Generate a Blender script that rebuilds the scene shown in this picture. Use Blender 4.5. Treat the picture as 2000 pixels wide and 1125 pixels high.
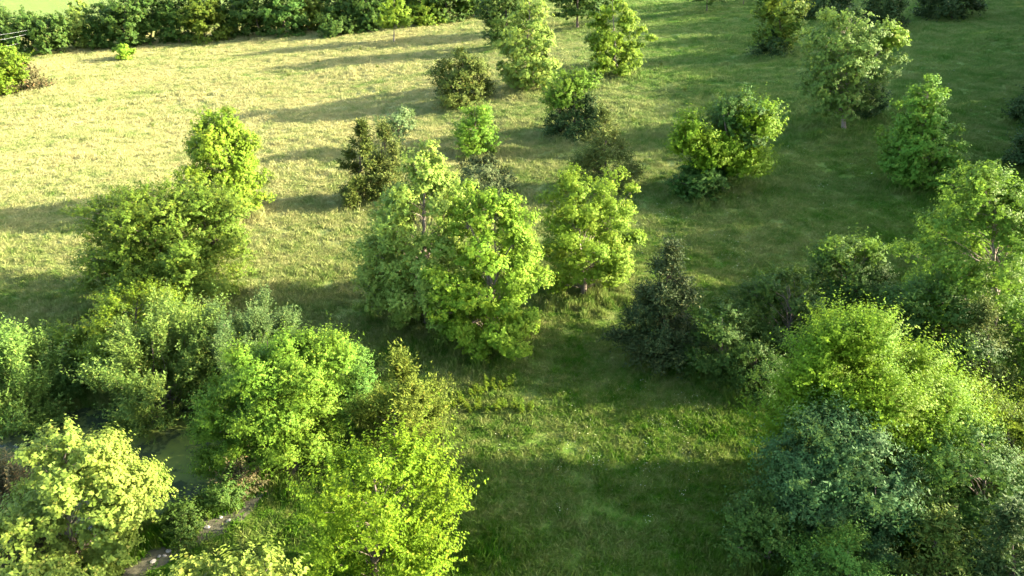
import bpy, math
import numpy as np
from mathutils import Vector

for o in list(bpy.data.objects): bpy.data.objects.remove(o)
SC = bpy.context.scene
COL = SC.collection
R = math.radians

# ------------------------------------------------------------------ camera
cam_d = bpy.data.cameras.new('camera'); cam = bpy.data.objects.new('camera', cam_d); COL.objects.link(cam)
cam.location = (0, 0, 27.0); cam.rotation_euler = (R(62), 0, 0)
cam_d.sensor_width = 36; cam_d.lens = 25.70; cam_d.clip_start = .5; cam_d.clip_end = 6000
SC.camera = cam

# ------------------------------------------------------------------ sky and sun
SUN_EL = 19.0
SUN_DIR = Vector((math.cos(R(SUN_EL))*math.cos(R(2.0)), math.cos(R(SUN_EL))*math.sin(R(2.0)), math.sin(R(SUN_EL))))  # towards the sun
W = bpy.data.worlds.new('World'); SC.world = W; W.use_nodes = True
nt = W.node_tree; bg = nt.nodes['Background']
sky = nt.nodes.new('ShaderNodeTexSky'); sky.sky_type = 'NISHITA'; sky.sun_disc = False
sky.sun_elevation = R(SUN_EL); sky.sun_rotation = math.atan2(SUN_DIR.x, SUN_DIR.y)
sky.air_density = 1.0; sky.dust_density = 2.5; sky.ozone_density = 1.0
nt.links.new(sky.outputs[0], bg.inputs[0]); bg.inputs[1].default_value = 0.13
sun_d = bpy.data.lights.new('sun', 'SUN'); sun_d.energy = 5.0; sun_d.angle = R(.53); sun_d.color = (1.0, .89, .68)
sun = bpy.data.objects.new('sun', sun_d); COL.objects.link(sun); sun.location = SUN_DIR*200
sun.rotation_euler = SUN_DIR.to_track_quat('Z', 'Y').to_euler()
vs = SC.view_settings; vs.view_transform = 'Standard'; vs.look = 'None'; vs.exposure = 2.9; vs.gamma = 1.0; vs.use_curve_mapping = False
cy = SC.cycles; cy.max_bounces = 7; cy.diffuse_bounces = 3; cy.transmission_bounces = 5; cy.glossy_bounces = 2
cy.use_denoising = True; cy.sample_clamp_indirect = 6; cy.caustics_reflective = False; cy.caustics_refractive = False

# ------------------------------------------------------------------ helpers
def tag(o, label=None, cat=None, group=None, kind=None):
    if label: o['label'] = label
    if cat: o['category'] = cat
    if group: o['group'] = group
    if kind: o['kind'] = kind
    return o

def sstep(a, b, v):
    t = np.clip((v-a)/(b-a), 0, 1); return t*t*(3-2*t)

def ground(x, y):
    x = np.asarray(x, float); y = np.asarray(y, float)
    z = 0.085*120*np.tanh(x/120)*sstep(45, 130, y)*(1-0.6*sstep(320, 900, y))
    z = z+0.22*np.sin(x*.07+1.3)*np.sin(y*.06+.4)+0.12*np.sin(x*.19+y*.13)
    d = np.sqrt(((x+23)/8.2)**2+((y-31.6)/5.7)**2)
    return z-1.9*(1-sstep(.72, 1.25, d))

def mesh_np(name, v, f, mats=None, midx=None, smooth=False):
    """v (n,3), f (m,k) index array with k = 3 or 4"""
    me = bpy.data.meshes.new(name)
    v = np.ascontiguousarray(v, np.float32); f = np.ascontiguousarray(f, np.int32)
    m, k = f.shape
    me.vertices.add(len(v)); me.vertices.foreach_set('co', v.ravel())
    me.loops.add(m*k); me.loops.foreach_set('vertex_index', f.ravel())
    me.polygons.add(m)
    me.polygons.foreach_set('loop_start', np.arange(0, m*k, k, dtype=np.int32))
    me.polygons.foreach_set('loop_total', np.full(m, k, np.int32))
    if midx is not None: me.polygons.foreach_set('material_index', np.ascontiguousarray(midx, np.int32))
    me.polygons.foreach_set('use_smooth', np.full(m, smooth))
    for a in (mats or []): me.materials.append(a)
    me.update(calc_edges=True)
    return me

def obj(name, me, parent=None, loc=None):
    o = bpy.data.objects.new(name, me); COL.objects.link(o)
    if parent: o.parent = parent
    if loc is not None: o.location = loc
    return o

def empty(name, loc):
    o = bpy.data.objects.new(name, None); COL.objects.link(o); o.location = loc; o.empty_display_size = .3
    return o

def unit(a): return a/np.maximum(np.linalg.norm(a, axis=-1, keepdims=True), 1e-9)

def tubes(paths, radii, sides=5):
    """paths (n,s,3), radii (n,s) -> verts, quads"""
    n, s, _ = paths.shape
    d = unit(np.gradient(paths, axis=1))
    ref = np.where(np.abs(d[..., 2:3]) > .9, np.array([1., 0, 0]), np.array([0, 0, 1.]))
    a = unit(np.cross(d, ref)); b = np.cross(d, a)
    th = np.arange(sides)*2*np.pi/sides
    ring = paths[:, :, None, :]+radii[:, :, None, None]*(np.cos(th)[None, None, :, None]*a[:, :, None, :]+np.sin(th)[None, None, :, None]*b[:, :, None, :])
    v = ring.reshape(-1, 3)
    i = np.arange(n)[:, None, None]*s*sides+np.arange(s-1)[None, :, None]*sides+np.arange(sides)[None, None, :]
    j = np.arange(n)[:, None, None]*s*sides+np.arange(s-1)[None, :, None]*sides+((np.arange(sides)+1) % sides)[None, None, :]
    f = np.stack([i, j, j+sides, i+sides], -1).reshape(-1, 4)
    return v, f

# ------------------------------------------------------------------ materials
def new_mat(name):
    m = bpy.data.materials.new(name); m.use_nodes = True; nt = m.node_tree; nt.nodes.clear()
    return m, nt, nt.nodes.new('ShaderNodeOutputMaterial')

def N(nt, t, **kw):
    n = nt.nodes.new(t)
    for k, v in kw.items(): setattr(n, k, v)
    return n

def math_node(nt, op, a, b=None, clamp=False):
    n = N(nt, 'ShaderNodeMath', operation=op); n.use_clamp = clamp
    for i, q in enumerate((a, b)):
        if q is None: continue
        if isinstance(q, (int, float)): n.inputs[i].default_value = q
        else: nt.links.new(q, n.inputs[i])
    return n.outputs[0]

def mixc(nt, fac, a, b):
    n = N(nt, 'ShaderNodeMix', data_type='RGBA')
    for s, q in ((n.inputs[0], fac), (n.inputs[6], a), (n.inputs[7], b)):
        if isinstance(q, (int, float)): s.default_value = q
        elif isinstance(q, tuple): s.default_value = (*q, 1)
        else: nt.links.new(q, s)
    return n.outputs[2]

def noise(nt, vec, scale, detail=3, rough=.55):
    n = N(nt, 'ShaderNodeTexNoise'); n.inputs['Scale'].default_value = scale
    n.inputs['Detail'].default_value = detail; n.inputs['Roughness'].default_value = rough
    if vec is not None: nt.links.new(vec, n.inputs['Vector'])
    return n.outputs[0]

def ramp01(nt, v, a, b):
    n = N(nt, 'ShaderNodeMapRange'); n.clamp = True
    n.inputs[1].default_value = a; n.inputs[2].default_value = b
    nt.links.new(v, n.inputs[0]); return n.outputs[0]

def leaf_mat(name, c0, c1, tr, tmix=.4, rough=.62, spec=.12):
    """c0..c1: leaf to leaf range of reflectance, tr: transmitted colour"""
    m, nt, out = new_mat(name)
    geo = N(nt, 'ShaderNodeNewGeometry'); oi = N(nt, 'ShaderNodeObjectInfo')
    big = noise(nt, geo.outputs['Position'], .9, 2)
    f = math_node(nt, 'ADD', math_node(nt, 'MULTIPLY', geo.outputs['Random Per Island'], .6), math_node(nt, 'MULTIPLY', ramp01(nt, big, .3, .7), .4))
    col = mixc(nt, f, c0, c1)
    old = math_node(nt, 'MULTIPLY', ramp01(nt, geo.outputs['Random Per Island'], .93, .95), .6)   # ageing leaves
    col = mixc(nt, old, col, (c1[0]*1.5, c1[1]*1.05, c1[2]*1.1))
    hs = N(nt, 'ShaderNodeHueSaturation'); nt.links.new(col, hs.inputs['Color'])
    drift = noise(nt, geo.outputs['Position'], .45, 3)
    nt.links.new(math_node(nt, 'ADD', math_node(nt, 'ADD', math_node(nt, 'MULTIPLY', oi.outputs['Random'], .02), .446), math_node(nt, 'MULTIPLY', drift, .07)), hs.inputs['Hue'])
    nt.links.new(math_node(nt, 'ADD', math_node(nt, 'MULTIPLY', oi.outputs['Random'], .25), .88), hs.inputs['Value'])
    hs.inputs['Saturation'].default_value = 1.12
    p = N(nt, 'ShaderNodeBsdfPrincipled'); nt.links.new(hs.outputs[0], p.inputs['Base Color'])
    p.inputs['Roughness'].default_value = rough; p.inputs['Specular IOR Level'].default_value = spec
    t = N(nt, 'ShaderNodeBsdfTranslucent')
    tc = mixc(nt, geo.outputs['Random Per Island'], tuple(q*.8 for q in tr), tuple(q*1.15 for q in tr)); nt.links.new(tc, t.inputs[0])
    mx = N(nt, 'ShaderNodeMixShader'); mx.inputs[0].default_value = tmix*.76
    nt.links.new(p.outputs[0], mx.inputs[1]); nt.links.new(t.outputs[0], mx.inputs[2]); nt.links.new(mx.outputs[0], out.inputs[0])
    return m

def bark_mat(name, a, b):
    m, nt, out = new_mat(name); tc = N(nt, 'ShaderNodeTexCoord')
    mp = N(nt, 'ShaderNodeMapping'); mp.inputs['Scale'].default_value = (6, 6, 1.2); nt.links.new(tc.outputs['Object'], mp.inputs[0])
    f = noise(nt, mp.outputs[0], 2.5, 4)
    p = N(nt, 'ShaderNodeBsdfPrincipled'); nt.links.new(mixc(nt, ramp01(nt, f, .35, .65), a, b), p.inputs['Base Color']); p.inputs['Roughness'].default_value = .9
    bp = N(nt, 'ShaderNodeBump'); bp.inputs['Strength'].default_value = .6; nt.links.new(f, bp.inputs['Height']); nt.links.new(bp.outputs[0], p.inputs['Normal'])
    nt.links.new(p.outputs[0], out.inputs[0]); return m

BARK = bark_mat('bark_brown', (.07, .05, .035), (.17, .13, .10))
BARK_CEDAR = bark_mat('bark_cedar', (.045, .032, .024), (.10, .07, .05))
BARK_PALE = bark_mat('bark_pale', (.11, .085, .06), (.26, .21, .16))

# species: leaf length, width, leaves per twig, twig length, up, droop, planar, coverage, bark, material
def S(mat, L, Wd, lpt, tl, up, droop, planar, cov, prof, rise, bark=BARK, fan=False, jit=.5): return dict(locals())
M = {}
def lm(k, c0, c1, tr, **kw): M[k] = leaf_mat('leaf_'+k, c0, c1, tr, **kw)
lm('syc_pale', (.112, .174, .037), (.185, .248, .068), (.28, .37, .06), tmix=.41)
lm('syc', (.090, .165, .024), (.150, .225, .042), (.25, .38, .04), tmix=.41)
lm('syc_green', (.062, .135, .024), (.115, .195, .040), (.18, .31, .035), tmix=.42)
lm('ash', (.072, .130, .030), (.125, .185, .050), (.17, .27, .05), tmix=.38)
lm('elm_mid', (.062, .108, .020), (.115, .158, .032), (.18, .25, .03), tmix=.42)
lm('elm_dark', (.032, .075, .018), (.068, .118, .028), (.09, .16, .025), tmix=.37)  # darker elm leaf; its colour stands for shade on some trees
lm('elm_lit', (.072, .150, .018), (.130, .215, .032), (.23, .37, .035), tmix=.41)  # brighter elm leaf; sunlight partly put into its colour
lm('locust', (.058, .105, .016), (.115, .165, .028), (.19, .26, .028), tmix=.42)
lm('locust_bright', (.070, .145, .024), (.125, .205, .038), (.20, .33, .040), tmix=.41)
lm('pale_small', (.09, .15, .06), (.14, .20, .085), (.18, .27, .08), tmix=.42)
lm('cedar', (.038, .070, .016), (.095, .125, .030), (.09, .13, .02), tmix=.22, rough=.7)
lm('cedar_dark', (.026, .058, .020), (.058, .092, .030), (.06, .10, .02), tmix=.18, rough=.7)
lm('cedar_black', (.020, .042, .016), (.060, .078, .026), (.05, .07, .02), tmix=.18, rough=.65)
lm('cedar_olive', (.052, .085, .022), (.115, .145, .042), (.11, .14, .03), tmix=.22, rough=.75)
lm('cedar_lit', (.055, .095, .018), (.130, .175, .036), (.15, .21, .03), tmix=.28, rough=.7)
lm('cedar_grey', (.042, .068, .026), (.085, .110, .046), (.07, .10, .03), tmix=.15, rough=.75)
lm('greygreen', (.070, .130, .030), (.125, .185, .052), (.17, .26, .045), tmix=.36)
lm('greygreen_dark', (.055, .105, .035), (.10, .155, .058), (.13, .20, .045), tmix=.36)
lm('teal', (.038, .086, .030), (.066, .122, .044), (.09, .15, .035), tmix=.32, spec=.1)
lm('teal_green', (.046, .108, .022), (.085, .155, .036), (.12, .21, .03), tmix=.36)
lm('brown_brush', (.06, .065, .028), (.13, .11, .055), (.08, .09, .03), tmix=.2, rough=.7)
SP = {
 'syc_pale': S('syc_pale', .22, .21, 9, .55, .35, .25, 0, 1.9, 'cone', .7, BARK_PALE),
 'syc': S('syc', .21, .20, 9, .55, .35, .25, 0, 1.9, 'cone', .7, BARK_PALE),
 'syc_green': S('syc_green', .21, .19, 9, .6, .2, .3, 0, 1.8, 'cone', .55, BARK_PALE),
 'ash': S('ash', .18, .12, 12, .6, .25, .3, 0, 1.9, 'dome', .8, BARK_PALE),
 'elm_mid': S('elm_mid', .15, .11, 14, .7, .15, .3, 1, 2.1, 'dome', .8),
 'elm_dark': S('elm_dark', .16, .12, 14, .7, .15, .3, 1, 2.0, 'dome', .8),
 'elm_lit': S('elm_lit', .165, .115, 16, 1.1, .45, .25, 1, 1.9, 'dome', .9),
 'locust': S('locust', .16, .11, 14, .75, .1, .35, 1, 1.9, 'dome', .7),
 'locust_bright': S('locust_bright', .16, .11, 14, .75, .2, .3, 1, 1.8, 'dome', .75),
 'pale_small': S('pale_small', .15, .09, 12, .6, .3, .2, 0, 1.3, 'dome', .8),
 'cedar': S('cedar', .27, .10, 10, .85, .35, -.1, 0, 1.9 , 'cedar', .25, BARK_CEDAR, jit=.35),
 'cedar_round': S('cedar', .25, .09, 10, .7, .3, 0, 0, 1.9, 'bush', .3, BARK_CEDAR, jit=.35),
 'cedar_dark': S('cedar_dark', .27, .10, 10, .85, .3, -.1, 0, 2.0 , 'cedar', .25, BARK_CEDAR, jit=.35),
 'cedar_black': S('cedar_black', .25, .10, 10, .8, .2, 0, 0, 2.1 , 'cedar', .25, BARK_CEDAR, jit=.45),
 'cedar_olive': S('cedar_olive', .25, .09, 10, .95, .35, -.05, 0, 1.4, 'cedar', .35, BARK_CEDAR, jit=.35),
 'cedar_lit': S('cedar_lit', .25, .09, 11, 1.0, .5, -.15, 0, 1.8, 'cedar', .5, BARK_CEDAR, jit=.35),
 'cedar_grey': S('cedar_grey', .25, .09, 10, .7, .3, 0, 0, 1.6, 'bush', .3, BARK_CEDAR, jit=.35),
 'greygreen': S('greygreen', .13, .05, 18, 1.0, .5, .05, 0, 1.9, 'dome', 1.1, BARK, True, .35),
 'greygreen_dark': S('greygreen_dark', .13, .06, 18, .9, .5, .05, 0, 1.9, 'dome', 1.1, BARK, True, .35),
 'teal': S('teal', .24, .10, 18, 1.1, .0, .55, 1, 2.0, 'dome', .7),
 'teal_green': S('teal_green', .14, .08, 14, .7, .3, .2, 1, 1.9, 'bush', .8),
 'brown_brush': S('brown_brush', .14, .05, 14, .8, .5, .0, 0, 1.5, 'bush', .9, BARK, True, .4),
}
def profile(kind, h):
    if kind == 'cone': return np.where(h < .28, .80+.20*np.sin(h/.28*np.pi/2), np.clip(1-((h-.28)/.72)**1.8, 0, 1)**.75)
    if kind == 'cedar': return np.where(h < .15, .85+.15*h/.15, np.clip(1-((h-.15)/.85)**1.3, 0, 1)**.82)
    if kind == 'bush': return np.sqrt(np.clip(1-(np.maximum(h-.2, 0)/.8)**2, 0, 1))*np.where(h < .2, .85+.15*h/.2, 1)
    return np.where(h < .45, .74+.26*np.sin(h/.45*np.pi/2), np.sqrt(np.clip(1-((h-.45)/.55)**2, 0, 1)))

# ------------------------------------------------------------------ trees
def boughs_profile(e, sp, rng, n):
    cbz = e['cb']*e['h']; ch = e['h']-cbz
    hs = np.linspace(0, 1, 200); w = profile(sp['prof'], hs)+.12; cdf = np.cumsum(w)/w.sum()
    h = np.interp((np.arange(n)+rng.random(n))/n, cdf, hs)
    rng.shuffle(h)
    phi = np.arange(n)*2.39996+rng.normal(0, .35, n)
    ph = rng.random(6)*6.28
    lob = 1+.13*np.sin(2*phi+ph[0]+3*h)+.11*np.sin(3*phi+ph[1]-4*h)+.08*np.sin(5*phi+ph[2]+9*h)+.07*np.sin(14*h+ph[3]+phi)
    k = rng.uniform(.74, 1.06, n); inner = rng.random(n) < .30; k = np.where(inner, rng.uniform(.35, .75, n), k)
    r = e['r']*profile(sp['prof'], h)*lob*k*(.98 if sp['prof'] == 'cedar' or sp['fan'] else .90)
    ax = e['ox']+(e['tx']-e['ox'])*np.clip((h-.4)/.6, 0, 1)
    E = np.stack([ax+r*np.cos(phi), r*np.sin(phi), cbz+h*ch*.97+rng.normal(0, .02*ch, n)], -1)
    if sp['fan']:
        St = np.stack([rng.normal(0, .12*e['r'], n), rng.normal(0, .12*e['r'], n), np.full(n, .1)], -1)
        St = St+(E-St)*np.where(rng.random(n) < .5, .35, .0)[:, None]*rng.random((n, 1))
    else:
        zs = np.clip(E[:, 2]-sp['rise']*r-.1, .12*e['h'] if e['cb'] > .1 else .05*e['h'], .93*e['h'])
        t = np.clip(zs/e['h'], 0, 1)
        St = np.stack([e['tx']*t**1.4, np.zeros(n), zs], -1)
    if sp['prof'] == 'cedar':   # leading shoots
        m = 6; tip = np.stack([e['tx']+rng.normal(0, .05*e['r'], m), rng.normal(0, .05*e['r'], m), e['h']*rng.uniform(.9, 1.03, m)], -1)
        St = np.concatenate([St, tip*np.array([1, 1, .8])]); E = np.concatenate([E, tip])
    E[:, 2] = np.maximum(E[:, 2], .18)
    return St, E

def boughs_lobe(e, L, sp, rng, n):
    c = np.array(L[:3]); rx, rz = L[3], L[4]
    i = np.arange(n)+.5; z = 1-2*i/n*.86; ph = i*2.39996+rng.normal(0, .3, n); q = np.sqrt(np.clip(1-z*z, 0, 1))
    k = rng.uniform(.68, 1.10, n)*(1+.16*np.sin(3*ph+z*4)+.10*np.sin(5*ph-6*z))
    k = np.where(rng.random(n) < .2, rng.uniform(.35, .7, n), k)*.86
    E = c+np.stack([rx*q*np.cos(ph)*k, rx*q*np.sin(ph)*k, rz*z*k], -1)
    E[:, 2] = np.maximum(E[:, 2], .15)
    St = c+np.stack([-.25*rx*np.sign(c[0])*np.ones(n), np.zeros(n), np.full(n, -.55*rz)], -1)
    St[:, 2] = np.maximum(St[:, 2], .1)
    return np.broadcast_to(St, E.shape).copy(), E

def leaves(St, E, sp, rng, nleaf, lod, tri=False):
    nb = len(St); lpt = sp['lpt']; ntw = max(nb*3, int(nleaf/lpt))
    L = sp['L']*lod; Wd = sp['Wd']*lod*(1 if lod < 1.2 else 1.12); tl = sp['tl']*max(1, lod**.55)
    bl = np.linalg.norm(E-St, axis=1)
    b = rng.choice(nb, ntw, p=(bl+.6)/(bl+.6).sum())
    t = 1-np.abs(rng.normal(0, .23, ntw)); t = np.clip(t, .2, 1.0)
    d = unit(E-St)[b]
    bow = .10*bl[b]*np.sin(t*np.pi)
    P0 = St[b]+(E-St)[b]*t[:, None]; P0[:, 2] += bow*(1 if not sp['fan'] else -.2)
    pad = sp['prof'] != 'cedar' and not sp['fan']
    if pad:   # leaves sit in rounded pads round the bough ends
        rad_ = unit(rng.normal(0, 1, (ntw, 3))*np.array([1, 1, .8])); rad_[:, 2] = np.where(rad_[:, 2] < -.3, -rad_[:, 2], rad_[:, 2])
        t = np.where(rng.random(ntw) < .68, 1.0, np.where(rng.random(ntw) < .6, .68, t))
        P0 = St[b]+(E-St)[b]*t[:, None]
        psz = (.34+.36*rng.random(nb))[b]*max(1, lod**.5)*np.clip(bl[b]/2.6, .45, 1.25)
        clump = rad_*(psz*rng.uniform(.35, 1, ntw)**.5)[:, None]*np.array([1, 1, .75])
    else: clump = rng.normal(0, 1, (ntw, 3))*.16*min(1.6, max(1, lod))
    P0 = P0+clump*(.5 if sp['prof'] == 'cedar' else 1)
    if sp['planar']:
        side = unit(np.cross(d, np.array([0, 0, 1.])))
        sg = np.where(rng.random(ntw) < .5, 1., -1.)[:, None]
        td = d*.8+side*sg*rng.uniform(.1, 1, (ntw, 1))+rng.normal(0, .35, (ntw, 3))
    else:
        td = d*.75+rng.normal(0, .6, (ntw, 3))
    if pad: td = td*.55+rad_*.75
    if sp['fan']: td = td*.6+d*.6
    td[:, 2] += sp['up']; td = unit(td)
    ln = tl*rng.uniform(.5, 1.25, ntw)*np.where(t > .93, 1.25, 1)*(.8 if pad else 1)
    if sp['planar']:   # long leading shoots
        lead = rng.random(ntw) < .07; ln = np.where(lead, ln*2.1, ln); td = np.where(lead[:, None], unit(td+d*.5+np.array([0, 0, .45])), td)
    u = (np.arange(lpt)+.5)/lpt
    u = np.clip(u[None, :]+rng.normal(0, .04, (ntw, lpt)), .02, 1.05)
    pos = P0[:, None, :]+td[:, None, :]*(u*ln[:, None])[..., None]
    pos[..., 2] -= sp['droop']*.35*ln[:, None]*u**2
    s = np.where(np.arange(lpt) % 2, 1., -1.)[None, :, None]
    sv = unit(np.cross(td, np.array([0, 0, 1.])+rng.normal(0, .35 if sp['planar'] else .9, (ntw, 3))))[:, None, :]
    ld = td[:, None, :]*.65+sv*s*(.75 if sp['jit'] > .4 else .5)+rng.normal(0, sp['jit'], (ntw, lpt, 3))
    ld[..., 2] -= sp['droop']*.5
    ld = unit(ld)
    out = d[:, None, :]
    nrm = np.array([0, 0, .45])+out*.7+rng.normal(0, .6, (ntw, lpt, 3))
    if pad: nrm = nrm*.40+rad_[:, None, :]*.7+out*.35
    nrm = unit(nrm)
    ld = unit(ld-(.85 if pad else .5)*np.sum(ld*nrm, -1, keepdims=True)*nrm)
    wv = unit(np.cross(ld, nrm)); nn = np.cross(wv, ld)
    size = rng.uniform(.65, 1.25, (ntw, lpt, 1))
    base = pos.reshape(-1, 3); ld = ld.reshape(-1, 3); wv = wv.reshape(-1, 3); nn = nn.reshape(-1, 3); size = size.reshape(-1, 1)
    ln_, wd_ = L*size, Wd*size*.5
    if tri:
        V = np.stack([base+ld*ln_*.18+wv*wd_*1.15, base+ld*ln_*1.05-nn*ln_*.1, base+ld*ln_*.30-wv*wd_*1.15+nn*wd_*.3], 1)
        V[..., 2] = np.maximum(V[..., 2], .03); n = len(base)
        return V.reshape(-1, 3), np.arange(n*3).reshape(n, 3)
    V = np.stack([base, base+ld*ln_*.48+wv*wd_+nn*wd_*.35, base+ld*ln_-nn*ln_*.12, base+ld*ln_*.48-wv*wd_+nn*wd_*.35], 1)
    V[..., 2] = np.maximum(V[..., 2], .03)
    n = len(base); F = np.arange(n*4).reshape(n, 4)
    return V.reshape(-1, 3), F

TRI = [0]
def crown_area(e, sp):
    hs = np.linspace(0, 1, 60); r = e['r']*profile(sp['prof'], hs); ch = e['h']*(1-e['cb'])
    return 2*np.pi*float(np.mean(r))*ch+np.pi*e['r']**2*.5

def wood(tag_, n, St, E, r0, r1, sides, seg=5, bow=.10, fan=False):
    t = np.linspace(0, 1, seg)
    p = St[:, None, :]+(E-St)[:, None, :]*t[None, :, None]
    bl = np.linalg.norm(E-St, axis=1)
    p[..., 2] += bow*bl[:, None]*np.sin(t*np.pi)[None, :]*(1 if not fan else -.2)
    p[:, 1:-1] += n.normal(0, .02, p[:, 1:-1].shape)*bl[:, None, None]
    rad = r0[:, None]*(1-t)[None, :]+r1*t[None, :]
    return tubes(p, rad, sides)

def make_tree(e, idx):
    sp = SP[e['s']]; rng = np.random.default_rng(1000+idx*7)
    z0 = float(ground(e['x'], e['y']))
    dist = math.sqrt(e['x']**2+e['y']**2+(27-z0)**2)
    root = empty(e['n'], (e['x'], e['y'], z0-.05))
    tag(root, e['label'], e.get('cat', 'tree'), e.get('group'))
    far = dist > 120
    px = dist/731.0
    tri = dist > 37
    lod = max(.70 if tri or sp['L'] > .2 else .84, (1.9 if dist < 150 else 1.6)*px/sp['L']) if sp['Wd']/sp['L'] > .4 else max(.85, 2.8*px/sp['L'])
    cov = sp['cov']*e.get('cov', 1.0)*(1.27 if tri else 1.25)
    la = .5*sp['L']*sp['Wd']*lod**2*.9
    # trunk
    th = e['h']*(.93 if not sp['fan'] else .45)
    seg = 9; t = np.linspace(0, 1, seg)
    path = np.stack([e['tx']*(t*th/e['h'])**1.4+rng.normal(0, .012*e['h'], seg)*(t > .05)*(t < .95), rng.normal(0, .012*e['h'], seg)*(t > .05), t*th], -1)
    tr = (.013*e['h']+.04)*(1 if sp['prof'] != 'bush' else .5)
    rad = tr*(1-.86*t)+.55*tr*np.exp(-t*14)
    v, f = tubes(path[None], rad[None], 8)
    obj('trunk', mesh_np('trunk', v, f, [sp['bark']], smooth=True), root)
    groups = []   # species -> list of (St, E, nleaf)
    acc = {}
    if not e.get('np'):
        a = crown_area(e, sp); nb = int(np.clip(a*.44, 26, 140))
        if far: nb = int(np.clip(a*.3, 24, 70))
        St, E = boughs_profile(e, sp, rng, nb)
        acc.setdefault(e['s'], []).append((St, E, a))
    for L in e.get('lobes', []):
        k = L[5] if len(L) > 5 else e['s']; s2 = SP[k]
        a = 4*np.pi*L[3]*(L[3]+L[4])/2*.8; nb = int(np.clip(a*.46, 12, 60))
        St, E = boughs_lobe(e, L, s2, rng, nb)
        acc.setdefault(k, []).append((St, E, a*(.55 if not e.get('np') and k == e['s'] else 1.0)))
        # limb from trunk to the lobe
        c = np.array(L[:3]); s0 = np.array([[e['tx']*.2, 0, min(max(.15*e['h'], c[2]*.45), c[2])]])
        v, f = wood('limb', rng, s0, c[None], np.array([tr*.45]), .03, 6, 6)
        obj('limb', mesh_np('limb', v, f, [sp['bark']], smooth=True), root)
    for k, lst in acc.items():
        s2 = SP[k]; VV, FF, off = [], [], 0
        for St, E, a in lst:
            nl = int(np.clip(cov*s2['cov']/sp['cov']*a/la, 1200, 62000 if tri else 36000))
            v, f = leaves(St, E, s2, rng, nl, lod, tri)
            VV.append(v); FF.append(f+off); off += len(v)
        v = np.concatenate(VV); f = np.concatenate(FF); TRI[0] += (1 if tri else 2)*len(f)
        o = obj('crown' if k == e['s'] else ('vine_mantle' if 'cedar' in e['s'] else 'leafy_bough'), mesh_np('crown', v, f, [M[SP[k]['mat']]]), root)
        if k != e['s']: o['label'] = 'foliage brighter or darker than the main crown'  # vine is its own colour
    St = np.concatenate([q[0] for l in acc.values() for q in l]); E = np.concatenate([q[1] for l in acc.values() for q in l])
    bl = np.linalg.norm(E-St, axis=1)
    order = np.argsort(-bl)
    nlimb = 0 if far else min(6, len(order)//4)
    for q in order[:nlimb]:
        v, f = wood('limb', rng, St[q:q+1], E[q:q+1], np.array([tr*.34]), .02, 6, 6, fan=sp['fan'])
        obj('limb', mesh_np('limb', v, f, [sp['bark']], smooth=True), root)
    rest = order[nlimb:]
    if not far:
        v, f = wood('twigs', rng, St[rest], E[rest], np.full(len(rest), max(.02, tr*.14)), .008, 4, 5, fan=sp['fan'])
        o = obj('branchlets', mesh_np('branchlets', v, f, [sp['bark']], smooth=True), root); o['kind'] = 'stuff'
    return root

# ------------------------------------------------------------------ ground
def meadow_color_group():
    g = bpy.data.node_groups.new('meadow_color', 'ShaderNodeTree')
    g.interface.new_socket('Color', in_out='OUTPUT', socket_type='NodeSocketColor')
    g.interface.new_socket('Dry', in_out='OUTPUT', socket_type='NodeSocketFloat')
    out = g.nodes.new('NodeGroupOutput')
    geo = N(g, 'ShaderNodeNewGeometry'); pos = geo.outputs['Position']
    sx = N(g, 'ShaderNodeSeparateXYZ'); g.links.new(pos, sx.inputs[0])
    mp = N(g, 'ShaderNodeMapping'); mp.inputs['Scale'].default_value = (1, 1, .05); g.links.new(pos, mp.inputs[0]); q = mp.outputs[0]
    n1 = noise(g, q, .055, 4, .6); n2 = noise(g, q, .35, 4, .6); n3 = noise(g, q, 1.6, 3, .6)
    fy = ramp01(g, sx.outputs[1], 22, 84); fx = ramp01(g, sx.outputs[0], 34, -26)
    base = math_node(g, 'MULTIPLY', fy, fx)
    v = math_node(g, 'ADD', math_node(g, 'MULTIPLY', math_node(g, 'SUBTRACT', n1, .5), 1.0), math_node(g, 'MULTIPLY', math_node(g, 'SUBTRACT', n2, .5), 1.3))
    v = math_node(g, 'ADD', v, math_node(g, 'MULTIPLY', math_node(g, 'SUBTRACT', n3, .5), .7))
    v = math_node(g, 'MULTIPLY', v, math_node(g, 'ADD', math_node(g, 'MULTIPLY', base, 1.15), .45))
    d = math_node(g, 'ADD', math_node(g, 'ADD', math_node(g, 'MULTIPLY', base, .70), v), .09, True)
    green = mixc(g, ramp01(g, n2, .35, .65), (.050, .132, .016), (.095, .178, .024))
    green = mixc(g, ramp01(g, n3, .45, .75), green, (.13, .17, .034))
    green = mixc(g, math_node(g, 'MULTIPLY', ramp01(g, sx.outputs[1], 42, 105), .9), green, mixc(g, ramp01(g, n2, .35, .65), (.105, .20, .05), (.19, .265, .085)))  # paler grass farther off, lightened too in place of haze and sky light
    col = mixc(g, d, green, (.41, .378, .195))
    col = mixc(g, math_node(g, 'MULTIPLY', ramp01(g, sx.outputs[1], 216, 226), .85), col, (.17, .235, .065))
    hv = N(g, 'ShaderNodeHueSaturation'); hv.inputs['Hue'].default_value = .504; hv.inputs['Saturation'].default_value = 1.17; g.links.new(col, hv.inputs['Color'])
    g.links.new(hv.outputs[0], out.inputs[0]); g.links.new(d, out.inputs[1])
    return g
MC = meadow_color_group()

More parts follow.
